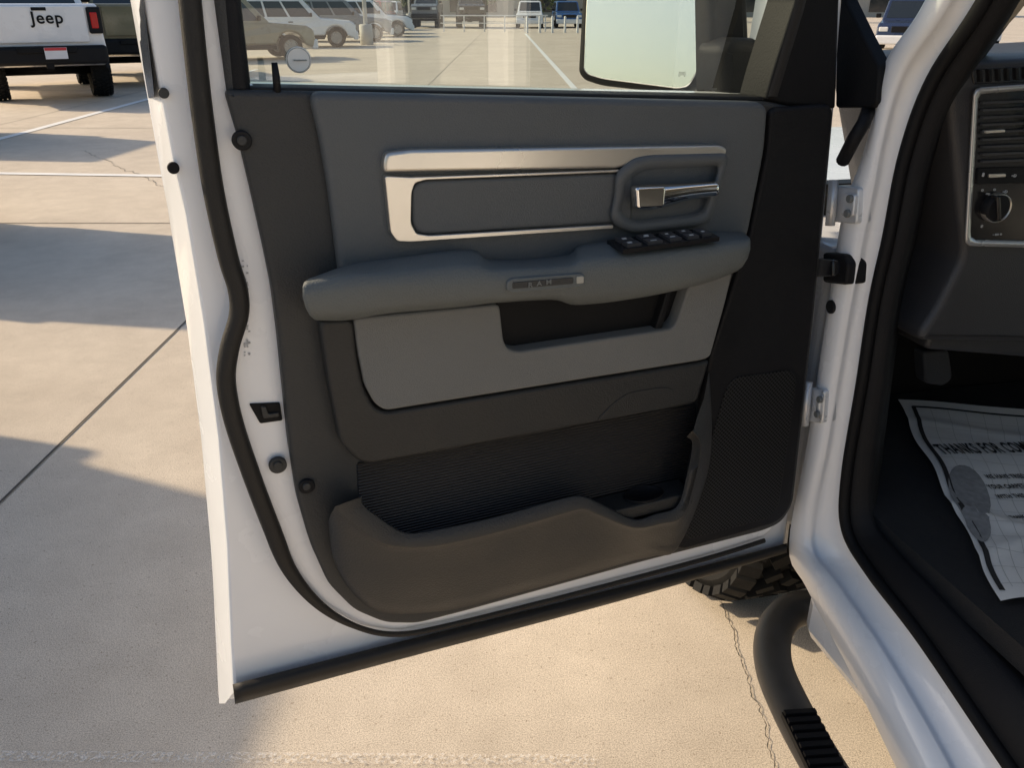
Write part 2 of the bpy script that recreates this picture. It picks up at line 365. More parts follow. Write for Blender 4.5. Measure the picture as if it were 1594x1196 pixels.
n=40; rs=[(1,0),(1,.0025),(.97,.0035),(.92,.003),(.90,.0006),(.01,.0006)]
for r_,h in rs:
    for k in range(n):
        a=2*math.pi*k/n; V.append((r_*.037*math.cos(a),r_*.0235*math.sin(a),h))
for j in range(len(rs)-1):
    for k in range(n): Fc.append((j*n+k,j*n+(k+1)%n,(j+1)*n+(k+1)%n,(j+1)*n+k))
mk('cup_holder',V,Fc,deep,trim,Matrix.Translation(c)@DF.M.to_3x3().to_4x4())
def dotmat():
    m,n,l,b=newmat('speaker_mesh'); b.inputs['Roughness'].default_value=.6; b.inputs['Specular IOR Level'].default_value=.15
    tc=n.new('ShaderNodeTexCoord'); vo=n.new('ShaderNodeTexVoronoi'); vo.inputs['Scale'].default_value=180; vo.inputs['Randomness'].default_value=.0
    mp=n.new('ShaderNodeMapping'); mp.inputs['Rotation'].default_value=(0,.785,0); mp.inputs['Scale'].default_value=(1,0,1)
    l.new(tc.outputs['Object'],mp.inputs[0]); l.new(mp.outputs[0],vo.inputs['Vector'])
    cr=n.new('ShaderNodeValToRGB'); cr.color_ramp.elements[0].position=.30; cr.color_ramp.elements[1].position=.42; cr.color_ramp.elements[0].color=(.001,.001,.001,1); cr.color_ramp.elements[1].color=(.028,.028,.029,1)
    l.new(vo.outputs['Distance'],cr.inputs[0]); l.new(cr.outputs[0],b.inputs['Base Color'])
    return m
slab('speaker_grille',"1143,588 1230,576 1241,590 1212,790 1196,808 1072,840 1064,832 1130,608",.030,.02,dotmat(),trim,r=10,bev=.0015)
for (x,y) in ((377,219),(478,759)):
    disc('trim_screw',DF,x,y,.024,.0115,.006,blackp,trim); disc('trim_screw_head',DF,x,y,.0275,.0055,.005,char,trim)

# ---- side mirror
mc=CAM+ray(1000,40)*1.50
nrm=Vector((-.26,-.955,.085)).normalized()
class MF(Frame):
    def __init__(s):
        s.O=mc; s.Y=-nrm; s.X=s.Y.cross(Vector((0,0,1))).normalized(); s.Z=s.X.cross(s.Y); s.mat()
mf=MF()
mir=slab('side_mirror',"899,112 905,0 915,-110 935,-132 1103,-132 1125,-110 1120,0 1098,118 1082,142 1058,147 935,133 908,124",-.004,-.07,deep,truck,fr=mf,r=26,bev=.014,label='black door mirror housing')
slab('mirror_glass',"908,108 913,0 922,-105 938,-122 1094,-122 1111,-105 1106,0 1086,112 1072,134 1056,138 938,123 915,116",.002,-.004,mirrorm,mir,fr=mf,r=18,bev=.002)
text('heater_mark','[III]',mf,1056,117,.003,.009,lettm,mir)
slab('mirror_arm',"1124,75 1144,58 1200,60 1215,180 1126,160",-.085,-.15,blackp,mir,r=20,bev=.02)
slab('mirror_arm',"1104,-60 1165,-60 1175,175 1106,165",-.13,-.17,blackp,mir,r=14,bev=.016)

# ---- cab side
rowsT=[("1520,-190 1440,0 1380,92 1362,170 1340,250 1312,330 1288,480 1258,680 1228,850 1255,915 1320,1040 1392,1190 1470,1350",-.005),
 ("1530,-190 1448,0 1386,96 1366,172 1346,255 1320,335 1294,485 1264,690 1236,850 1264,912 1330,1034 1404,1190 1484,1350",.004),
 ("1570,-190 1480,0 1408,108 1378,200 1358,300 1340,390 1316,520 1288,690 1262,842 1300,905 1378,1020 1470,1180 1556,1350",.000),
 ("1573,-190 1483,0 1411,110 1381,200 1361,300 1343,390 1319,520 1291,690 1266,842 1304,903 1382,1018 1475,1180 1562,1350",-.014),
 ("1620,-190 1524,0 1446,122 1404,240 1378,370 1356,470 1336,600 1312,740 1312,826 1350,895 1430,1000 1553,1180 1670,1350",-.03)]
body=loft('cab_door_frame',rowsT,white,truck,fr=TF,n=120,label='white door opening of the cab')
sealT=catmull(P("1630,-190 1532,0 1452,124 1409,240 1383,370 1361,470 1341,600 1318,740 1318,824 1356,892 1436,996 1560,1178 1680,1350"),8)
tube('opening_seal',[TF.at(p.x,p.y,-.03) for p in sealT],.0105,deep,body,TF.M,seg=10)
loft('jamb_trim',[("1630,-190 1532,0 1452,124 1409,240 1383,370 1361,470 1341,600 1318,740 1318,824 1356,892 1436,996 1560,1178 1680,1350",-.035),
 ("1680,-190 1570,0 1480,150 1440,250 1412,370 1390,470 1372,600 1352,740 1356,812 1392,860 1476,950 1610,1110 1750,1290",-.045),
 ("1700,-190 1590,0 1490,150 1452,250 1425,370 1402,470 1384,600 1366,740 1370,806 1402,850 1486,935 1630,1080 1780,1250",-.10),
 ("1705,-190 1595,0 1492,150 1455,250 1428,370 1406,470 1388,600 1372,740 1378,802 1410,842 1496,925 1640,1065 1800,1230",-.20)],blackp,body,fr=TF,n=90)
loft('pillar_trim',[("1585,-190 1520,0 1470,90 1452,130",-.045),("1640,-190 1560,0 1500,85 1475,125",-.060),("1700,-190 1600,0 1530,72 1490,118",-.11)],tan,body,fr=TF,n=30)
def tb(name,bxs,m,par,bev=.0,label=None,seg=2): return box(name,bxs,m,par,truckM,bev=bev,label=label,seg=seg)
def profile(name,pts,y0,y1,m,parent,M,bev=.03,label=None):
    V=[];n=len(pts)
    for yy in (y0,y1): V+=[(p[0],yy,p[1]) for p in pts]
    Fc=[tuple(range(n)),tuple(range(n,2*n))]+[(i,(i+1)%n,n+(i+1)%n,n+i) for i in range(n)]
    o=mk(name,V,Fc,m,parent,M,smooth=False,label=label)
    md=o.modifiers.new('b','BEVEL'); md.width=bev; md.segments=3; md.limit_method='ANGLE'; md.angle_limit=math.radians(50)
    return o
WX=-.70
arc=[(WX+.50*math.cos(a),.46+.50*math.sin(a)) for a in [math.radians(x) for x in range(0,181,15)]]
profile('front_fender',[(-.06,1.20),(-.06,.60),(WX+.50,.60)]+arc[1:-1]+[(WX-.5,.60),(-1.72,.62),(-1.74,1.08),(-1.6,1.17)],.03,.20,white,truck,truckM,bev=.03)
profile('front_fender',[(-.06,1.20),(-.06,.60),(WX+.50,.60)]+arc[1:-1]+[(WX-.5,.60),(-1.72,.62),(-1.74,1.08),(-1.6,1.17)],1.75,1.92,white,truck,truckM,bev=.03)
profile('hood',[(-.02,1.235),(-.02,1.10),(-1.70,1.0),(-1.72,1.12),(-1.5,1.20)],.20,1.75,white,truck,truckM,bev=.03)
tb('front_bumper',[((-1.80,.97,.68),(.22,1.9,.30))],chrome,truck,bev=.06)
tb('cowl',[((-.10,.5,1.17),(.14,.75,.10))],blackp,truck,bev=.01)
tb('cab_floor',[((.75,.965,.735),(2.1,1.80,.04))],carpet,truck)
tb('firewall',[((-.33,.98,.95),(.04,1.7,.62))],deep,truck)
tb('cab_roof',[((1.05,.97,1.95),(1.75,1.60,.05))],white,truck,bev=.02)
tb('headliner',[((1.05,.97,1.915),(1.7,1.5,.015))],tan,truck)
tb('far_cab_side',[((.9,1.88,.95),(2.0,.08,.72)),((.95,1.84,1.65),(.10,.06,.70)),((1.85,1.84,1.65),(.12,.06,.70))],white,truck,bev=.01)
tb('rear_cab_wall',[((1.93,.97,1.25),(.06,1.8,1.3))],white,truck,bev=.01)
tb('rear_door',[((1.50,.03,.95),(.80,.10,.72)),((1.10,.07,1.62),(.12,.08,.62)),((1.86,.07,1.62),(.12,.08,.62))],white,truck,bev=.02)
tb('rocker_panel',[((1.05,.06,.48),(2.0,.08,.12))],white,truck,bev=.03)
tb('sill_cover',[((.95,.11,.60),(1.7,.10,.10))],blackp,truck,bev=.02)
tb('truck_frame_rail',[((1.0,.45,.48),(5.4,.10,.16)),((1.0,1.45,.48),(5.4,.10,.16))],deep,truck,bev=.01)
tb('cargo_bed',[((2.9,.08,.93),(1.8,.10,.62)),((2.9,1.86,.93),(1.8,.10,.62)),((2.9,.97,.68),(1.8,1.7,.06)),((3.78,.97,.93),(.06,1.68,.62))],white,truck,bev=.02)
tb('driver_seat',[((.95,.50,1.02),(.50,.52,.22)),((1.22,.50,1.38),(.16,.50,.66)),((1.27,.50,1.76),(.10,.26,.18))],char,truck,bev=.05,seg=4)
wg=tb('windshield_glass',[((.22,.97,1.56),(.006,1.5,.78),Matrix.Rotation(math.radians(38),3,'Y'))],glass,truck)
def hinge_part(x0,y0,x1,y1):
    h=slab('door_hinge',[(x0,y0),(x1,y0+4),(x1-4,y1),(x0-6,y1-4)],.012,-.03,zinc,truck,fr=TF,r=6,bev=.004)
    cx=(x0+x1)/2+4; cy=(y0+y1)/2
    slab('hinge_rib',[(x0+16,y0+12),(x1-6,y0+14),(x1-9,y1-12),(x0+12,y1-13)],.018,.0,zinc,h,fr=TF,r=5,bev=.003)
    disc('hinge_bolt',TF,cx,cy-9,.024,.0065,.006,lettm,h); disc('hinge_bolt',TF,cx-4,cy+14,.024,.0065,.006,lettm,h)
    a=TF.at(x0+2,y0-8,.022);b=TF.at(x0-4,y1+2,.022); tube('hinge_pin',[a,b],.008,zinc,h,TF.M,seg=12)
hinge_part(1296,288,1336,349); hinge_part(1256,603,1283,660)
cs_=slab('door_check_strap',"1280,393 1312,396 1320,410 1316,444 1280,440",.016,-.03,blackp,truck,fr=TF,r=5,bev=.005)
slab('strap_cover',"1266,402 1296,405 1296,430 1264,432",.03,-.0,gloss,cs_,fr=TF,r=4,bev=.004)
disc('body_grommet',TF,1291,478,.008,.012,.006,blackp,truck)
tube('wiring_boot',[TF.at(1312,250,.02),TF.at(1330,215,.035),TF.at(1345,190,.02),TF.at(1352,170,.0)],.011,blackp,truck,TF.M)
slab('pillar_corner_cover',"1304,-60 1316,0 1345,60 1368,104 1364,160 1355,168 1300,168",.012,-.01,deep,truck,fr=TF,r=6,bev=.004)
# ---- dashboard
dash=slab('dashboard',"1474,128 1482,108 1510,96 2100,60 2150,540 1432,532 1436,515 1460,480 1498,405 1500,380 1488,260",.0,-.30,dashm,truck,fr=SF,r=14,bev=.014,label='black dashboard with silver trimmed air vent')
slab('knee_panel',"1490,415 2100,400 2150,600 1440,545 1452,510",-.03,-.2,dashm,dash,fr=SF,r=10,bev=.01)
slab('defrost_vent',"1512,108 2000,80 2000,110 1516,131",.002,-.01,gloss,dash,fr=SF,r=3,bev=.001)
for k in range(9):
    x=1525+k*14; slab('vent_slat',[(x,108-k*.8),(x+5,108-k*.8),(x+6,128-k*.8),(x+1,128-k*.8)],.006,0,blackp,dash,fr=SF,r=1,bev=.001)
loft('vent_bezel',[(fillet(P("1515,136 1648,127 1648,387 1501,383"),11),.0),(fillet(P("1515,136 1648,127 1648,387 1501,383"),11),.008),(fillet(P("1518,140 1642,131 1642,383 1505,379"),10),.011),(fillet(P("1521,144 1638,135 1638,378 1508,375"),8),.010),(fillet(P("1524,147 1635,138 1635,375 1511,372"),7),-.0)],brightsilver,dash,fr=SF,closed=True,n=80)
slab('vent_panel',"1523,146 1636,137 1636,376 1510,373",.0025,-.01,gloss,dash,fr=SF,r=6,bev=.001)
for k in range(9):
    y=158+k*11.5; slab('vent_slat',[(1531,y),(1628,y-4),(1628,y),(1530,y+4)],.009,0,dashm,dash,fr=SF,r=1,bev=.0007)
slab('vent_tab',"1535,203 1565,201 1565,206 1535,208",.013,.005,silver,dash,fr=SF,r=2,bev=.001)
slab('switch_row',"1523,262 1632,258 1632,284 1521,287",.006,0,blackp,dash,fr=SF,r=3,bev=.001)
slab('vent_tab',"1540,271 1566,270 1566,276 1540,277",.009,.005,silver,dash,fr=SF,r=2,bev=.001)
disc('headlight_knob',SF,1556,325,.016,.0235,.016,silver,dash,inner=.0215); disc('knob_cap',SF,1556,325,.019,.0213,.016,blackp,dash)
slab('knob_grip',"1552,306 1558,306 1560,344 1554,344",.024,.01,gloss,dash,fr=SF,r=2,bev=.002)
for s_,x,y,z in (('o',1527,298,.008),('=o',1534,304,.007),('o',1546,297,.008),('=D',1560,301,.007),('*',1525,358,.012),('- oo o',1545,367,.007),('8',1528,275,.009),('=D',1574,276,.007)):
    text('dash_icons',s_,SF,x,y,.0075 if 262<y<287 else .0032,z,iconm,dash)
ped=slab('brake_pedal',"1437,548 1478,545 1484,590 1470,602 1440,598",-.22,-.25,dashm,truck,fr=SF,r=8,bev=.006)
tube('pedal_arm',[SF.at(1458,575,-.25),SF.at(1462,520,-.24),SF.at(1470,480,-.22)],.009,deep,ped,SF.M)
# ---- running board
pts=catmull([G(x,y,z) for x,y,z in ((1345,965,.44),(1295,950,.43),(1240,949,.42),(1207,980,.41),(1204,1035,.40),(1232,1105,.40),(1285,1200,.40),(1365,1330,.40),(1520,1600,.40))],8)
rb=tube('running_board',[TF.I@p for p in pts],.037,mat('board_steel',(.06,.056,.05),.42,bump=.3,bscale=500,var=.3,vscale=25),truck,TF.M,seg=20,label='dark tubular side step')
a=G(1243,1108,.44);b=G(1340,1300,.44); d=(b-a); 
V=[];Fc=[];L_=d.length; dn=d.normalized(); sd=Vector((-dn.y,dn.x,0))
rot=Matrix((( sd.x,dn.x,0),(sd.y,dn.y,0),(0,0,1)))
boxmesh(V,Fc,a+d*.5-Vector((0,0,.006)),(.062,L_,.012),rot)
k=0
while k*.018<L_:
    boxmesh(V,Fc,a+dn*(k*.018+.006)+Vector((0,0,.002)),(.058,.010,.010),rot); k+=1
mk('step_pad',[TF.I@v for v in V],Fc,deep,rb,TF.M,smooth=False)
def wheel(parent,center,axisM,Rr=.42,Wd=.28,tread=True,name='wheel',rimc=rimm):
    wM=Matrix.Translation(center)@axisM
    V=[];Fc=[];n=48
    h=Wd/2
    prof=[(-h*.75,Rr*.58),(-h*.98,Rr*.72),(-h*1.0,Rr*.86),(-h*.86,Rr*.955),(-h*.5,Rr*.975),(0,Rr*.98),(h*.5,Rr*.975),(h*.86,Rr*.955),(h,Rr*.86),(h*.98,Rr*.72),(h*.75,Rr*.58)]
    if tread: prof=[(y,r_-(.012 if r_>Rr*.9 else 0)) for y,r_ in prof]
    for y,r_ in prof:
        for k in range(n):
            a=2*math.pi*k/n; V.append((r_*math.cos(a),y,r_*math.sin(a)))
    for j in range(len(prof)-1):
        for k in range(n): Fc.append((j*n+k,j*n+(k+1)%n,(j+1)*n+(k+1)%n,(j+1)*n+k))
    if tread:
        rng=random.Random(5); NB=38
        for k in range(NB):
            a0=2*math.pi*k/NB
            for ri,(yy,wy,al,rr,tw) in enumerate(((-h*.88,.052,.042,.950,.0),(-h*.42,.046,.030,.980,.5),(0,.038,.030,.985,-.6),(h*.42,.046,.030,.980,.5),(h*.88,.052,.042,.950,.0))):
                a=a0+(ri%2)*math.pi/NB+rng.uniform(-.01,.01)
                rot=Matrix.Rotation(-a,3,'Y')@Matrix.Rotation(tw,3,'X')
                if ri in(0,4): rot=Matrix.Rotation(-a,3,'Y')@Matrix.Rotation((.45 if ri==4 else -.45),3,'Z')
                boxmesh(V,Fc,(Rr*rr*math.cos(a),yy,Rr*rr*math.sin(a)),(.026,wy,al+(.008 if (k+ri)%2 else 0)),rot)
    w_=obj(name,None,parent,wM)
    mk('tyre',V,Fc,tyrem,w_,wM,smooth=not tread)
    V=[];Fc=[];r0=Rr*.6
    pr=[(-h*.78,r0),(-h*.78,r0*.93),(-h*.45,r0*.86),(-h*.45,r0*.3),(-h*.6,r0*.22),(-h*.6,.0001)]
    m_=32
    for sgn in (1,-1):
        b=len(V)
        for y,r_ in pr:
            for k in range(m_):
                a=2*math.pi*k/m_; V.append((r_*math.cos(a),y*sgn,r_*math.sin(a)))
        for j in range(len(pr)-1):
            for k in range(m_): Fc.append((b+j*m_+k,b+j*m_+(k+1)%m_,b+(j+1)*m_+(k+1)%m_,b+(j+1)*m_+k))
        for s in range(6):
            a=2*math.pi*s/6; boxmesh(V,Fc,(r0*.55*math.cos(a),-h*.60*sgn,r0*.55*math.sin(a)),(r0*.75,.03,.055),Matrix.Rotation(-a,3,'Y'))
    mk('rim',V,Fc,rimc,w_,wM,smooth=False)
    return w_
TM=TF.M.to_3x3().to_4x4()
for (xx,yy) in ((WX,.25),(WX,1.72),(3.0,.24),(3.0,1.72)):
    wheel(truck,truckM@Vector((xx,yy,.42)),TM)

# ================= paper floor mat
paper=mat('paper',(.74,.73,.70),.8,bump=.3,bscale=40,var=.06,vscale=10)
ink=mat('ink',(.02,.02,.02),.8,var=.1); grid_ink=mat('pale_ink',(.46,.46,.44),.8,var=.1)
def sheet_h(u,v):
    h=.006+.004*math.sin(u*5+v*3)**2*(.3+v)+.008*max(0,v-.75)*4*abs(math.sin(u*7))+.0012*math.sin(v*17+u*6)
    h+=.006*max(0,1-abs(v-.62-.25*u)*22)+.004*max(0,1-abs(v-.13-.1*u)*30)+.005*max(0,1-abs(u-.62+.3*v)*26)+.005*max(0,1-abs(v-.85+.3*u)*24)
    if v<.12: h+=(.12-v)*.06
    return h
pc=(FF.at(1396,630),FF.at(1760,660),FF.at(1800,960),FF.at(1556,940))
def paperat(u,v,ex=0):
    a,b,c_,d_=pc; p=a.lerp(b,u).lerp(d_.lerp(c_,u),v)
    return Vector((p.x+.004*math.sin(v*19),-sheet_h(u,v)-ex,p.z+.003*math.sin(u*13)))
N=80; V=[paperat(i/N,j/N) for j in range(N+1) for i in range(N+1)]
Fc=[(j*(N+1)+i,j*(N+1)+i+1,j*(N+1)+i+N+2,j*(N+1)+i+N+1) for j in range(N) for i in range(N)]
pm_=root('paper_floor_mat','crumpled white printed paper mat on black truck carpet','floor mat',FF.M)
pap=mk('paper_sheet',V,Fc,paper,pm_,FF.M)
def strip(name,pts,wd,m,parent,fr):
    V=[];Fc=[]; pts=[Vector(p) for p in pts]
    for i,p in enumerate(pts):
        q0=pts[max(0,i-1)];q1=pts[min(len(pts)-1,i+1)]; t=(q1-q0); t.y=0; t.normalize(); s=Vector((-t.z,0,t.x))*wd/2
        V+= [p+s,p-s]
    for i in range(len(pts)-1): Fc.append((2*i,2*i+1,2*i+3,2*i+2))
    return mk(name,V,Fc,m,parent,fr.M,smooth=False)
strip('printed_border',[paperat(.05,.97-.92*t/80,.0018) for t in range(81)]+[paperat(.05+.93*t/60,.05,.0018) for t in range(61)],.009,ink,pm_,FF)
for k in range(1,15):
    strip('printed_grid',[paperat(.06+.9*t/90,.05+k*.064,.0013) for t in range(91)],.0010,grid_ink,pm_,FF)
for k in range(1,13):
    strip('printed_grid',[paperat(.05+k*.075,.06+.9*t/90,.0013) for t in range(91)],.0010,grid_ink,pm_,FF)
bv=BVHTree.FromPolygons([v.co.copy() for v in pap.data.vertices],[tuple(p.vertices) for p in pap.data.polygons])
def drape(o,off=.0022):
    for v in o.data.vertices:
        hit=bv.ray_cast(Vector((v.co.x,-.2,v.co.z)),Vector((0,1,0)))
        if hit[0]: v.co.y=hit[0].y-off
# heading is sized so that thirteen characters reach from px 1468 to 1594 on the floor plane
span=(FF.at(1594,700,.012)-FF.at(1468,705,.012)).length
for s_,x,y,z,xs_ in (('THANKS FOR COMING',1468,706,.060,None),('WE HAVE TRIED TO PROTECT',1538,743,.020,.50),('YOUR CARPET AND',1542,758,.020,.50),('WITH THIS MAT',1556,773,.020,.50),('THANK YOU',1575,806,.015,.5)):
    p0=FF.at(x,y,.012); p1=FF.at(x+120,y-4,.012); rt=math.atan2(p1.z-p0.z,p1.x-p0.x)
    if xs_ is None:
        tmp=text('measure','THANKS FOR CO',FF,x,y,.012,z,ink,pm_,bold=.0016,ext=0)
        xsn=[v.co.x for v in tmp.data.vertices]; xs_=span/(max(xsn)-min(xsn)); bpy.data.objects.remove(tmp)
    t_=text('printed_lettering',s_,FF,x,y,.012,z,ink,pm_,rot=rt,bold=.0016 if z>.03 else .0006,xs=xs_,ext=0); drape(t_)
V=[FF.at(1512,785)];Fc=[]
rings=6;nn=30
for r_ in range(1,rings+1):
    for k in range(nn):
        a=2*math.pi*k/nn; q=r_/rings; wdt=30*(1-.25*math.sin(a)) *(1-.25*math.exp(-((math.sin(a)-.35)/.25)**2))
        x=wdt*math.cos(a)*q; y=60*math.sin(a)*q; V.append(FF.at(1512+x+y*.28,792+y))
for k in range(nn): Fc.append((0,1+k,1+(k+1)%nn))
for r_ in range(rings-1):
    for k in range(nn): Fc.append((1+r_*nn+k,1+r_*nn+(k+1)%nn,1+(r_+1)*nn+(k+1)%nn,1+(r_+1)*nn+k))
so=mk('printed_shoe_print',V,Fc,mat('grey_ink',(.26,.26,.26),.85,var=.5,vscale=90),pm_,FF.M); drape(so,.0019)

# ================= GROUND
def groundmat():
    m,n,l,b=newmat('concrete')
    tc=n.new('ShaderNodeTexCoord'); b.inputs['Roughness'].default_value=.85
    def noise(s,d=6,r=.6):
        x=n.new('ShaderNodeTexNoise'); x.inputs['Scale'].default_value=s; x.inputs['Detail'].default_value=d; x.inputs['Roughness'].default_value=r; l.new(tc.outputs['Object'],x.inputs['Vector']); return x
    n1=noise(.45); n2=noise(300,4,.8); n3=noise(6,9,.72); n4=noise(1.7,7,.65); n5=noise(95,2,.5)
    def ramp(nn,c0,c1,p0,p1):
        r=n.new('ShaderNodeValToRGB'); r.color_ramp.elements[0].color=(*c0,1); r.color_ramp.elements[1].color=(*c1,1); r.color_ramp.elements[0].position=p0; r.color_ramp.elements[1].position=p1
        l.new(nn.outputs['Fac'],r.inputs[0]); return r
    r1=ramp(n1,(.62,.55,.465),(.74,.665,.565),.3,.7)
    cur=r1.outputs[0]
    for r in (ramp(n2,(.50,.46,.42),(1.10,1.09,1.07),.38,.58),ramp(n5,(.68,.65,.62),(1.0,1.0,1.0),.28,.37),ramp(n3,(.92,.915,.91),(1.04,1.04,1.04),.35,.62),ramp(n4,(.94,.935,.93),(1.03,1.03,1.03),.38,.6)):
        a=n.new('ShaderNodeMix'); a.data_type='RGBA'; a.blend_type='MULTIPLY'; a.inputs['Factor'].default_value=1
        l.new(cur,a.inputs['A']); l.new(r.outputs[0],a.inputs['B']); cur=a.outputs['Result']
    l.new(cur,b.inputs['Base Color'])
    return m
me=bpy.data.meshes.new('ground'); me.from_pydata([(-500,-300,0),(500,-300,0),(500,700,0),(-500,700,0)],[],[(0,1,2,3)]); me.materials.append(groundmat())
g=root('ground','sunlit concrete parking lot with joints and cracks','ground',kind='structure',mesh=me)
jm=mat('joint_filler',(.08,.07,.06),.9,var=.3,vscale=5)
def gstrip(name,pts,wd,m,label,cat,z=.004,fixn=None):
    pts=[Vector((p[0],p[1],z)) for p in pts]; V=[];Fc=[]
    for i,p in enumerate(pts):
        t=(pts[min(len(pts)-1,i+1)]-pts[max(0,i-1)]).normalized(); s=(fixn or Vector((-t.y,t.x,0)))*(wd(i) if callable(wd) else wd)/2; V+=[p+s,p-s]
    for i in range(len(pts)-1): Fc.append((2*i,2*i+1,2*i+3,2*i+2))
    o=mk(name,V,Fc,m,None,None,smooth=False,label=label); o['kind']='structure'; o['category']=cat; return o
for k in range(-6,7):
    x=-1.8+5.6*k; gstrip('concrete_joint',[(x,-10),(x,120)],.010,jm,'dark expansion joint in concrete lot','joint')
for k in range(0,18):
    y=6.6+5.6*k; gstrip('concrete_joint',[(-40,y),(40,y)],.014,jm,'dark expansion joint in concrete lot','joint',z=.0046)
rng=random.Random(4)
def crack(px,wd,amp,nx,ny):
    p=[G(x,y) for x,y in px]; p=resample(p,110); out=[]
    o=0
    for q in p:
        o=o*.8+rng.uniform(-amp,amp); out.append((q.x+o*nx,q.y+o*ny))
    gstrip('pavement_crack',out,lambda i:wd*rng.uniform(.3,1.3),jm,'thin jagged crack in concrete','crack',z=.0052,fixn=Vector((nx,ny,0)))
crack([(1095,890),(1130,960),(1165,1060),(1215,1215)],.0028,.004,1,0)
crack([(130,235),(190,262),(255,292)],.012,.03,0,1)
lm,n,l,b=newmat('worn_white_line')
b.inputs['Base Color'].default_value=(.80,.77,.72,1); b.inputs['Roughness'].default_value=.7
tc=n.new('ShaderNodeTexCoord'); nz=n.new('ShaderNodeTexNoise'); nz.inputs['Scale'].default_value=120; nz.inputs['Detail'].default_value=6
l.new(tc.outputs['Object'],nz.inputs['Vector']); rr=n.new('ShaderNodeValToRGB'); rr.color_ramp.elements[0].position=.46; rr.color_ramp.elements[1].position=.72; rr.color_ramp.elements[1].color=(.7,.7,.7,1)
l.new(nz.outputs['Fac'],rr.inputs[0]); l.new(rr.outputs[0],b.inputs['Alpha'])
fl_=mat('white_line',(.80,.80,.79),.7,var=.12,vscale=3)
gstrip('parking_line',[G(-200,268).xy,G(25,210).xy,G(228,155).xy,G(400,108).xy],.13,fl_,'white painted parking bay line on concrete','parking line',z=.006)
gstrip('parking_line',[G(-100,269).xy,G(300,275).xy],.11,fl_,'white painted parking bay line on concrete','parking line',z=.0068)
gstrip('parking_line',[G(818,52).xy,G(905,150).xy],.13,fl_,'white painted parking bay line on concrete','parking line',z=.006)
gstrip('parking_line',[G(-400,1178).xy,G(930,1186).xy],.03,lm,'badly worn white painted line on concrete','parking line',z=.006)
for k in range(8):
    x=8+k*2.9; gstrip('parking_line',[(x,40),(x+.3,46)],.12,fl_,'white painted parking bay line on concrete','parking line',z=.006)

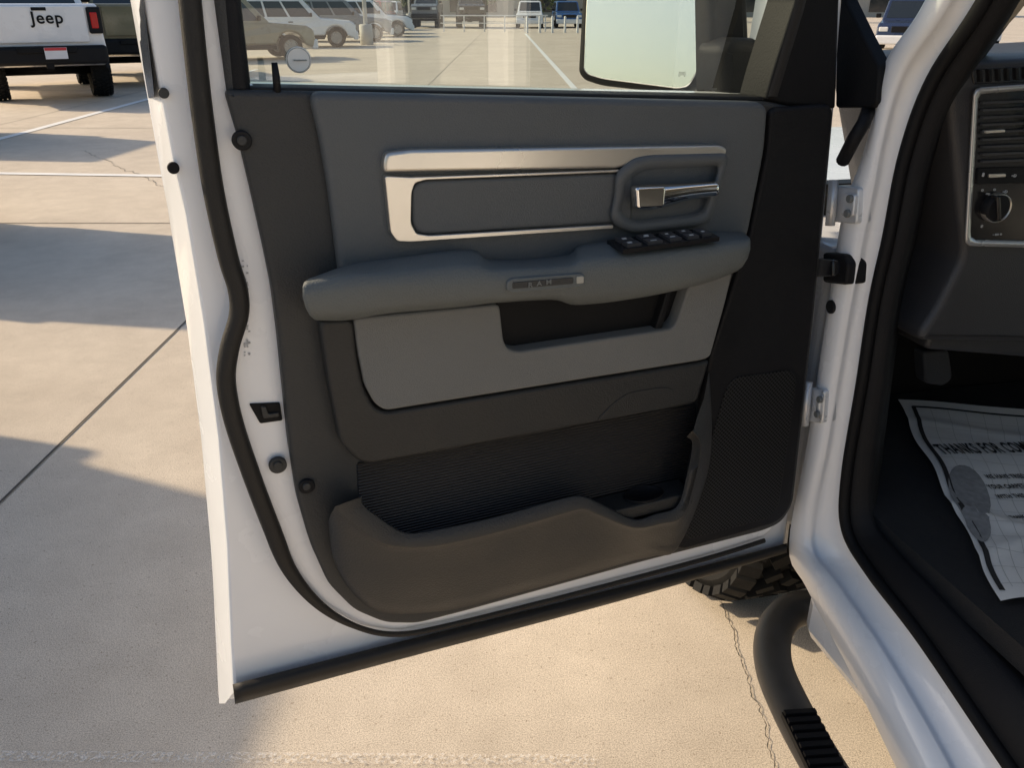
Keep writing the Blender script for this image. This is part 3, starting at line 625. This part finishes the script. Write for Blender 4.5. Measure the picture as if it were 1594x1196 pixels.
# ================= parked vehicles
def paint(name,c): return mat(name,c,.3,coat=.7,var=.04)
redl=mat('tail_lamp_red',(.50,.012,.012),.15,var=.1); lampw=mat('lamp_clear',(.75,.75,.72),.1,var=.1)
platem=mat('plate',(.75,.75,.78),.4); platered=mat('plate_red',(.55,.04,.05),.4)
I4=Matrix.Identity(4)
def vehicle(name,label,cat,pm,L=5.3,Wd=1.9,H=1.82,pick=True,group=None,belt=1.15,lettering=None,clear=.5,r=.42):
    o=root(name,label,cat,I4,group)
    ya=-L*.28; yf=L*.32; hw=Wd/2
    if pick: ya=-L*.24
    def arcp(c): return [(c+(r+.07)*math.cos(a),r+(r+.07)*math.sin(a)) for a in [math.radians(x) for x in range(170,9,-16)]]
    if pick: top=[(L/2-.15,clear),(L/2-.08,belt-.12),(L/2-.35,belt-.02),(L*.19,belt),(-L/2+.1,belt+.02),(-L/2+.08,belt-.02)]
    else: top=[(L/2-.15,clear),(L/2-.06,clear+.25),(L/2-.10,belt-.22),(L/2-.30,belt-.10),(L*.27,belt-.03),(L*.19,belt),(-L/2+.1,belt+.02),(-L/2+.03,belt-.25)]
    pts=[(-L/2+.12,clear)]+arcp(ya)+arcp(yf)+top
    V=[];n=len(pts)
    def xw(z): return hw*(1-.06*max(0,(z-belt+.30)/.30)) if z>belt-.30 else hw
    for sg in (-1,1): V+=[(sg*xw(p[1]),p[0],p[1]) for p in pts]
    Fc=[tuple(range(n)),tuple(range(n,2*n))]+[(i,(i+1)%n,n+(i+1)%n,n+i) for i in range(n)]
    b_=mk('body',V,Fc,pm,o,I4,smooth=False); md=b_.modifiers.new('b','BEVEL'); md.width=.07; md.segments=4; md.limit_method='ANGLE'; md.angle_limit=math.radians(40)
    y0=-.45 if pick else -L/2+.12; y1=L*.20; ti=.18
    def ring(z,ins,f0,f1): return [(-hw+ins,y0+f0,z),(hw-ins,y0+f0,z),(hw-ins,y1-f1,z),(-hw+ins,y1-f1,z)]
    rg=[ring(belt-.02,.07,.0,.0),ring(H-.06,ti,.12,.62),ring(H,ti+.12,.26,.80)]
    V=[p for q in rg for p in q]; Fc=[(a*4+i,a*4+(i+1)%4,(a+1)*4+(i+1)%4,(a+1)*4+i) for a in range(2) for i in range(4)]+[(8,9,10,11)]
    c_=mk('cab',V,Fc,pm,o,I4,smooth=False); md=c_.modifiers.new('b','BEVEL'); md.width=.045; md.segments=3
    A,B=rg[0],rg[1]
    for i in range(4):
        p=[Vector(A[i]),Vector(A[(i+1)%4]),Vector(B[(i+1)%4]),Vector(B[i])]
        nn=(p[1]-p[0]).cross(p[3]-p[0]).normalized(); ctr=sum(p,Vector())/4
        if nn.dot(ctr-Vector((0,(y0+y1)/2,ctr.z)))<0: nn=-nn
        def q(u,v): return p[0].lerp(p[1],u).lerp(p[3].lerp(p[2],u),v)+nn*.006
        spans=[(.07,.93)] if i in(0,2) else ([(.05,.34),(.37,.62),(.65,.92)] if i==1 else [(.08,.35),(.38,.63),(.66,.95)])
        for u0,u1 in spans:
            mk('window',[q(u0,.10),q(u1,.10),q(u1,.94),q(u0,.94)],[(0,1,2,3)],cglass,o,I4,smooth=False)
    for sy,yy in ((-1,-L/2+.06),(1,L/2-.08)):
        box('bumper',[((0,yy,clear+.10),(Wd*.98,.20,.30))],blackp if pick else pm,o,I4,bev=.06,seg=4)
    for s in (-1,1):
        tl=box('tail_light',[((s*(hw-.14),-L/2+.06,belt-.24),(.12,.08,.26))],redl,o,I4,bev=.02)
        box('tail_lamp_surround',[((s*(hw-.13),-L/2+.075,belt-.24),(.22,.09,.42))],blackp,tl,I4,bev=.03)
        box('headlight',[((s*(hw-.24),L/2-.09,belt-.30),(.30,.06,.15))],lampw,o,I4,bev=.03)
        box('wing_mirror',[((s*(hw+.08),y1-.35,belt+.12),(.18,.09,.15))],blackp,o,I4,bev=.03)
        box('door_handle',[((s*(hw-.02),y1-1.15,belt-.14),(.03,.18,.035))],blackp,o,I4,bev=.008)
        box('rocker_trim',[((s*(hw-.02),(ya+yf)/2,clear+.03),(.06,(yf-ya)-2*r-.16,.12))],blackp,o,I4,bev=.02)
        if pick:
          for yy in (ya,yf):
            V=[];n=11
            for rr_,xo in ((r+.055,.0),(r+.055,.06),(r+.11,.06),(r+.12,.0)):
                for q in range(n):
                    a=math.radians(5+170*q/(n-1)); V.append((s*(hw-.01+xo),yy+rr_*math.cos(a),r+rr_*math.sin(a)))
            Fc=[(j*n+q,j*n+q+1,(j+1)*n+q+1,(j+1)*n+q) for j in range(3) for q in range(n-1)]
            mk('wheel_arch_flare',V,Fc,blackp,o,I4)
    box('grille',[((0,L/2-.075,belt-.30),(Wd*.48,.05,.20))],blackp,o,I4,bev=.02)
    px_=.12 if pick else 0
    pl=box('licence_plate',[((px_,-L/2-.045-(.05 if pick else 0),clear+.14),(.34,.015,.18))],platem,o,I4)
    box('plate_band',[((px_,-L/2-.054-(.05 if pick else 0),clear+.205),(.33,.006,.045))],platered,pl,I4)
    if pick:
        box('tailgate',[((0,-L/2+.075,belt-.30),(Wd-.52,.03,.56))],pm,o,I4,bev=.012)
        box('tailgate_handle',[((0,-L/2+.055,belt-.06),(.22,.02,.05))],blackp,o,I4,bev=.005)
        box('bumper_step',[((0,-L/2-.03,clear+.19),(.9,.10,.10))],deep,o,I4,bev=.02)
        box('tow_hitch',[((0,-L/2+.05,clear-.06),(.12,.16,.10))],deep,o,I4,bev=.01)
        tube('rear_axle',[(-hw+.2,ya,r),(hw-.2,ya,r)],.07,deep,o,I4,seg=10)
    if lettering:
        cu=bpy.data.curves.new('t','FONT'); cu.body=lettering; cu.size=.26; cu.extrude=.006; cu.offset=.0045; cu.align_x='CENTER'; cu.space_character=1.10; cu.resolution_u=6
        t=bpy.data.objects.new('t',cu); col.objects.link(t); bpy.context.view_layer.update()
        me=bpy.data.meshes.new_from_object(t.evaluated_get(bpy.context.evaluated_depsgraph_get())); bpy.data.objects.remove(t)
        for v in me.vertices: x,y,z=v.co; v.co=(x+.10,-L/2+.052-z,y+belt-.28)
        me.materials.clear(); me.materials.append(blackp); obj('tailgate_lettering',me,o,I4)
    for s in (-1,1):
        for yy in (ya,yf): wheel(o,Vector((s*(hw-.10),yy,r)),Matrix.Rotation(math.pi/2,4,'Z'),Rr=r,Wd=.33 if pick else .24,tread=pick,rimc=gloss if pick else rimm)
    return o
def place(o,x,y,rz=0,sc_=1):
    o.matrix_basis=Matrix.Translation((x,y,0))@Matrix.Rotation(math.radians(rz),4,'Z')@Matrix.Scale(sc_,4)
def placerear(px,py,rz,L):
    g_=G(px,py); a=math.radians(rz); return g_.x-math.sin(a)*L/2, g_.y+math.cos(a)*L/2
def dup(o,x,y,rz=0,pm=None,label=None,sc_=1):
    mp={}
    def cpy(a,par):
        n_=a.copy(); col.objects.link(n_); mp[a]=n_
        if par: n_.parent=par; n_.matrix_parent_inverse=a.matrix_parent_inverse.copy()
        for ch in list(a.children): 
            if ch not in mp.values() and not ch.name.startswith('tailgate_lettering'): cpy(ch,n_)
        return n_
    r_=cpy(o,None)
    if pm:
        for k,v in mp.items():
            if v.data and v.data.name.split('.')[0] in('body','cab','tailgate'):
                v.data=v.data.copy(); v.data.materials[0]=pm
    place(r_,x,y,rz,sc_)
    if label: r_['label']=label
    return r_
pw=paint('parked_white',(.82,.82,.83)); ptan=paint('parked_tan',(.15,.135,.07)); pblk=paint('parked_black',(.02,.022,.028)); pblue=paint('parked_blue',(.03,.10,.28)); pred=paint('parked_red',(.28,.03,.03)); pgry=paint('parked_grey',(.22,.23,.24)); pnavy=paint('parked_navy',(.02,.03,.07)); psand=paint('parked_sand',(.34,.28,.18))
grp='vehicles parked across the lot'
j1=vehicle('parked_pickup','white pickup with black bumper parked tail out','pickup truck',pw,group=grp,lettering='Jeep',belt=1.58,H=2.05,L=5.4,clear=.70,r=.48)
j2=dup(j1,*placerear(236,136,26,5.4),26,ptan,'olive tan pickup parked beside white pickup')
place(j1,*placerear(92,164,30,5.4),30)
s1=vehicle('parked_suv','white sport utility vehicle parked in a row','car',pw,L=4.7,pick=False,group=grp,H=1.78,belt=1.08,clear=.34,r=.37)
place(s1,-8.6,36.5,-80)
dup(s1,-8.6,28.0,-62,psand,'sand coloured sport utility vehicle standing in for a window reflection')  # solid car built in place of a reflection in the door glass
dup(s1,-7.9,42,-80,pgry,'grey sport utility vehicle parked in a row'); dup(s1,-7.6,48,-80,pw,'white sport utility vehicle parked in a row'); dup(s1,-8.2,53,-80,pblk,'black sport utility vehicle parked in a row')
dup(s1,-9.2,60,170,pred,'dark red sport utility vehicle facing the lot')
dup(j1,-3.0,66,185,pblk,'black pickup parked behind the railing')
dup(j1,-6.2,67,180,pgry,'grey pickup parked behind the railing')
dup(s1,1.3,66,178,pw,'white off-roader facing the lot'); dup(s1,4.0,67,182,pblue,'blue off-roader facing the lot')
dup(s1,6.8,67,180,pw,'white off-roader facing the lot'); dup(s1,9.6,68,180,pblk,'black sport utility vehicle facing the lot')
dup(s1,-9.5,70,180,pw); dup(s1,-12.5,70,180,pblk,'black sport utility vehicle facing the lot')
dup(s1,14.6,33.5,155,pnavy,'dark blue sport utility vehicle parked in a row')
dup(s1,18.6,37,160,pw)
dup(s1,-4.35,1.05,180,pgry,'grey sport utility vehicle added out of view to cast shadow')  # unseen car added to throw the near shade onto the lot
dup(s1,-6.5,6.1,80,pw,'white sport utility vehicle added out of view to cast shadow')  # added outside the frame so its shadow makes the middle band
dup(s1,-9.6,11.2,84,pgry,'grey sport utility vehicle added out of view to cast shadow')  # extra unseen car, put in for the far shadow strip
galv=mat('painted_rail',(.7,.7,.7),.5)
RM=Matrix.Translation((-1.2,56,0))
rl=root('parking_railing','low white metal railing at the lot edge','railing',RM)
for k in range(6): box('railing_post',[((-3+k*1.25,0,.45),(.08,.08,.9))],galv,rl,RM,bev=.01)
box('handrail',[((0.1,-.0,.93),(6.6,.09,.07))],galv,rl,RM,bev=.01)
box('handrail',[((0.1,0,.50),(6.6,.05,.05))],galv,rl,RM,bev=.01)
for k in range(7):
    bm_=Matrix.Translation((.9+k*.75,54,0))
    bo=root('bollard','short white painted steel bollard on concrete','bollard',bm_,'bollards along the railing')
    V=[];Fc=[]
    n=14
    for z,r_ in ((0,.07),(.85,.07),(.9,.055),(.93,.02)):
        for q in range(n): V.append((r_*math.cos(2*math.pi*q/n),r_*math.sin(2*math.pi*q/n),z))
    for j in range(3):
        for q in range(n): Fc.append((j*n+q,j*n+(q+1)%n,(j+1)*n+(q+1)%n,(j+1)*n+q))
    mk('bollard_post',V,Fc,galv,bo,bm_)
concm=mat('pole_base_concrete',(.5,.49,.46),.85)
for (x,y) in ((-6.2,38.5),(14,62),(-9,80)):
    PM=Matrix.Translation((x,y,0)); lp=root('light_pole','tall white parking lot light pole on concrete base','light pole',PM,'parking lot light poles')
    tube('pole_base',[(0,0,0),(0,0,.75),(0,0,.8)],lambda t:.28 if t<.9 else .24,concm,lp,PM,seg=16)
    tube('pole_shaft',[(0,0,.8),(0,0,8)],lambda t:.09-.03*t,galv,lp,PM,seg=12)
    box('lamp_head',[((.5,0,8),(.9,.3,.12))],galv,lp,PM,bev=.03)
    box('lamp_head',[((-.5,0,8),(.9,.3,.12))],galv,lp,PM,bev=.03)
leafm=mat('foliage',(.06,.09,.03),.8,var=.6,vscale=1.5); bark=mat('bark',(.09,.07,.05),.9)
def tree(x,y,h,seed):
    rg=random.Random(seed); PM=Matrix.Translation((x,y,0)); t=root('tree','leafy green tree beyond the parking lot','tree',PM,'trees beyond the lot')
    V=[];Fc=[]
    tr=tube('trunk',[(0,0,0),(.1,.05,h*.25),(0,.1,h*.5),(.1,0,h*.8)],lambda q:.22*(1-q*.7),bark,t,PM,seg=8)
    cl=[(Vector((rg.uniform(-1,1)*h*.3,rg.uniform(-1,1)*h*.3,h*(.28+.6*rg.random()))),h*rg.uniform(.10,.2)) for _ in range(16)]
    for c_,r_ in cl:
        for _ in range(110):
            d=Vector((rg.gauss(0,1),rg.gauss(0,1),rg.gauss(0,.8))).normalized()*r_*rg.uniform(.5,1.05); s=h*.022
            a=Vector((rg.gauss(0,1),rg.gauss(0,1),rg.gauss(0,1))).normalized()*s; b2=Vector((rg.gauss(0,1),rg.gauss(0,1),rg.gauss(0,1))).normalized()*s
            k=len(V); V+= [c_+d-a,c_+d+b2,c_+d+a,c_+d-b2]; Fc.append((k,k+1,k+2,k+3))
    mk('crown',V,Fc,leafm,t,PM,smooth=False)
for i,(x,y,h) in enumerate(((-16,88,7),(-10,92,6),(-4,86,7.5),(3,95,6.5),(11,90,7),(19,86,6),(28,84,8),(-24,84,7))): tree(x,y,h,i)
BM=Matrix.Translation((0,125,0)); bl=root('showroom_building','long pale low dealership building beyond the lot','building',BM)
box('wall',[((0,0,3),(120,14,6))],mat('stucco',(.42,.38,.32),.9),bl,BM)
box('roof',[((0,0,6.2),(122,16,.4))],char,bl,BM)
for k in range(12): box('window',[((-50+k*9,-7.03,2),(6,.06,2.8))],cglass,bl,BM)

# ================= light
SUN_EL=29; saz=Vector((-.965,.26,0)).normalized()
sd=Vector((saz.x*math.cos(math.radians(SUN_EL)),saz.y*math.cos(math.radians(SUN_EL)),math.sin(math.radians(SUN_EL))))
L=bpy.data.lights.new('sun','SUN'); L.energy=5; L.angle=math.radians(1.2); L.color=(1,.81,.56)
lo=bpy.data.objects.new('sun',L); col.objects.link(lo); lo.rotation_euler=sd.to_track_quat('Z','Y').to_euler()
w=bpy.data.worlds.new('World'); sc.world=w; w.use_nodes=True; nt=w.node_tree
bg=nt.nodes['Background']; sk=nt.nodes.new('ShaderNodeTexSky'); sk.sky_type='NISHITA'; sk.sun_disc=False
sk.sun_elevation=math.radians(SUN_EL); sk.sun_rotation=math.atan2(sd.x,sd.y); sk.dust_density=2.6; sk.air_density=1.15; sk.ozone_density=1.6
nt.links.new(sk.outputs[0],bg.inputs[0]); bg.inputs[1].default_value=.15
cam=bpy.data.cameras.new('camera'); co=bpy.data.objects.new('camera',cam); col.objects.link(co)
cam.sensor_width=36; cam.lens=36*F/1594; cam.clip_end=2000; cam.clip_start=.02
co.location=CAM; co.rotation_euler=(math.pi/2-PITCH,0,0); sc.camera=co
sc.view_settings.view_transform='Standard'; sc.view_settings.look='None'; sc.view_settings.exposure=0
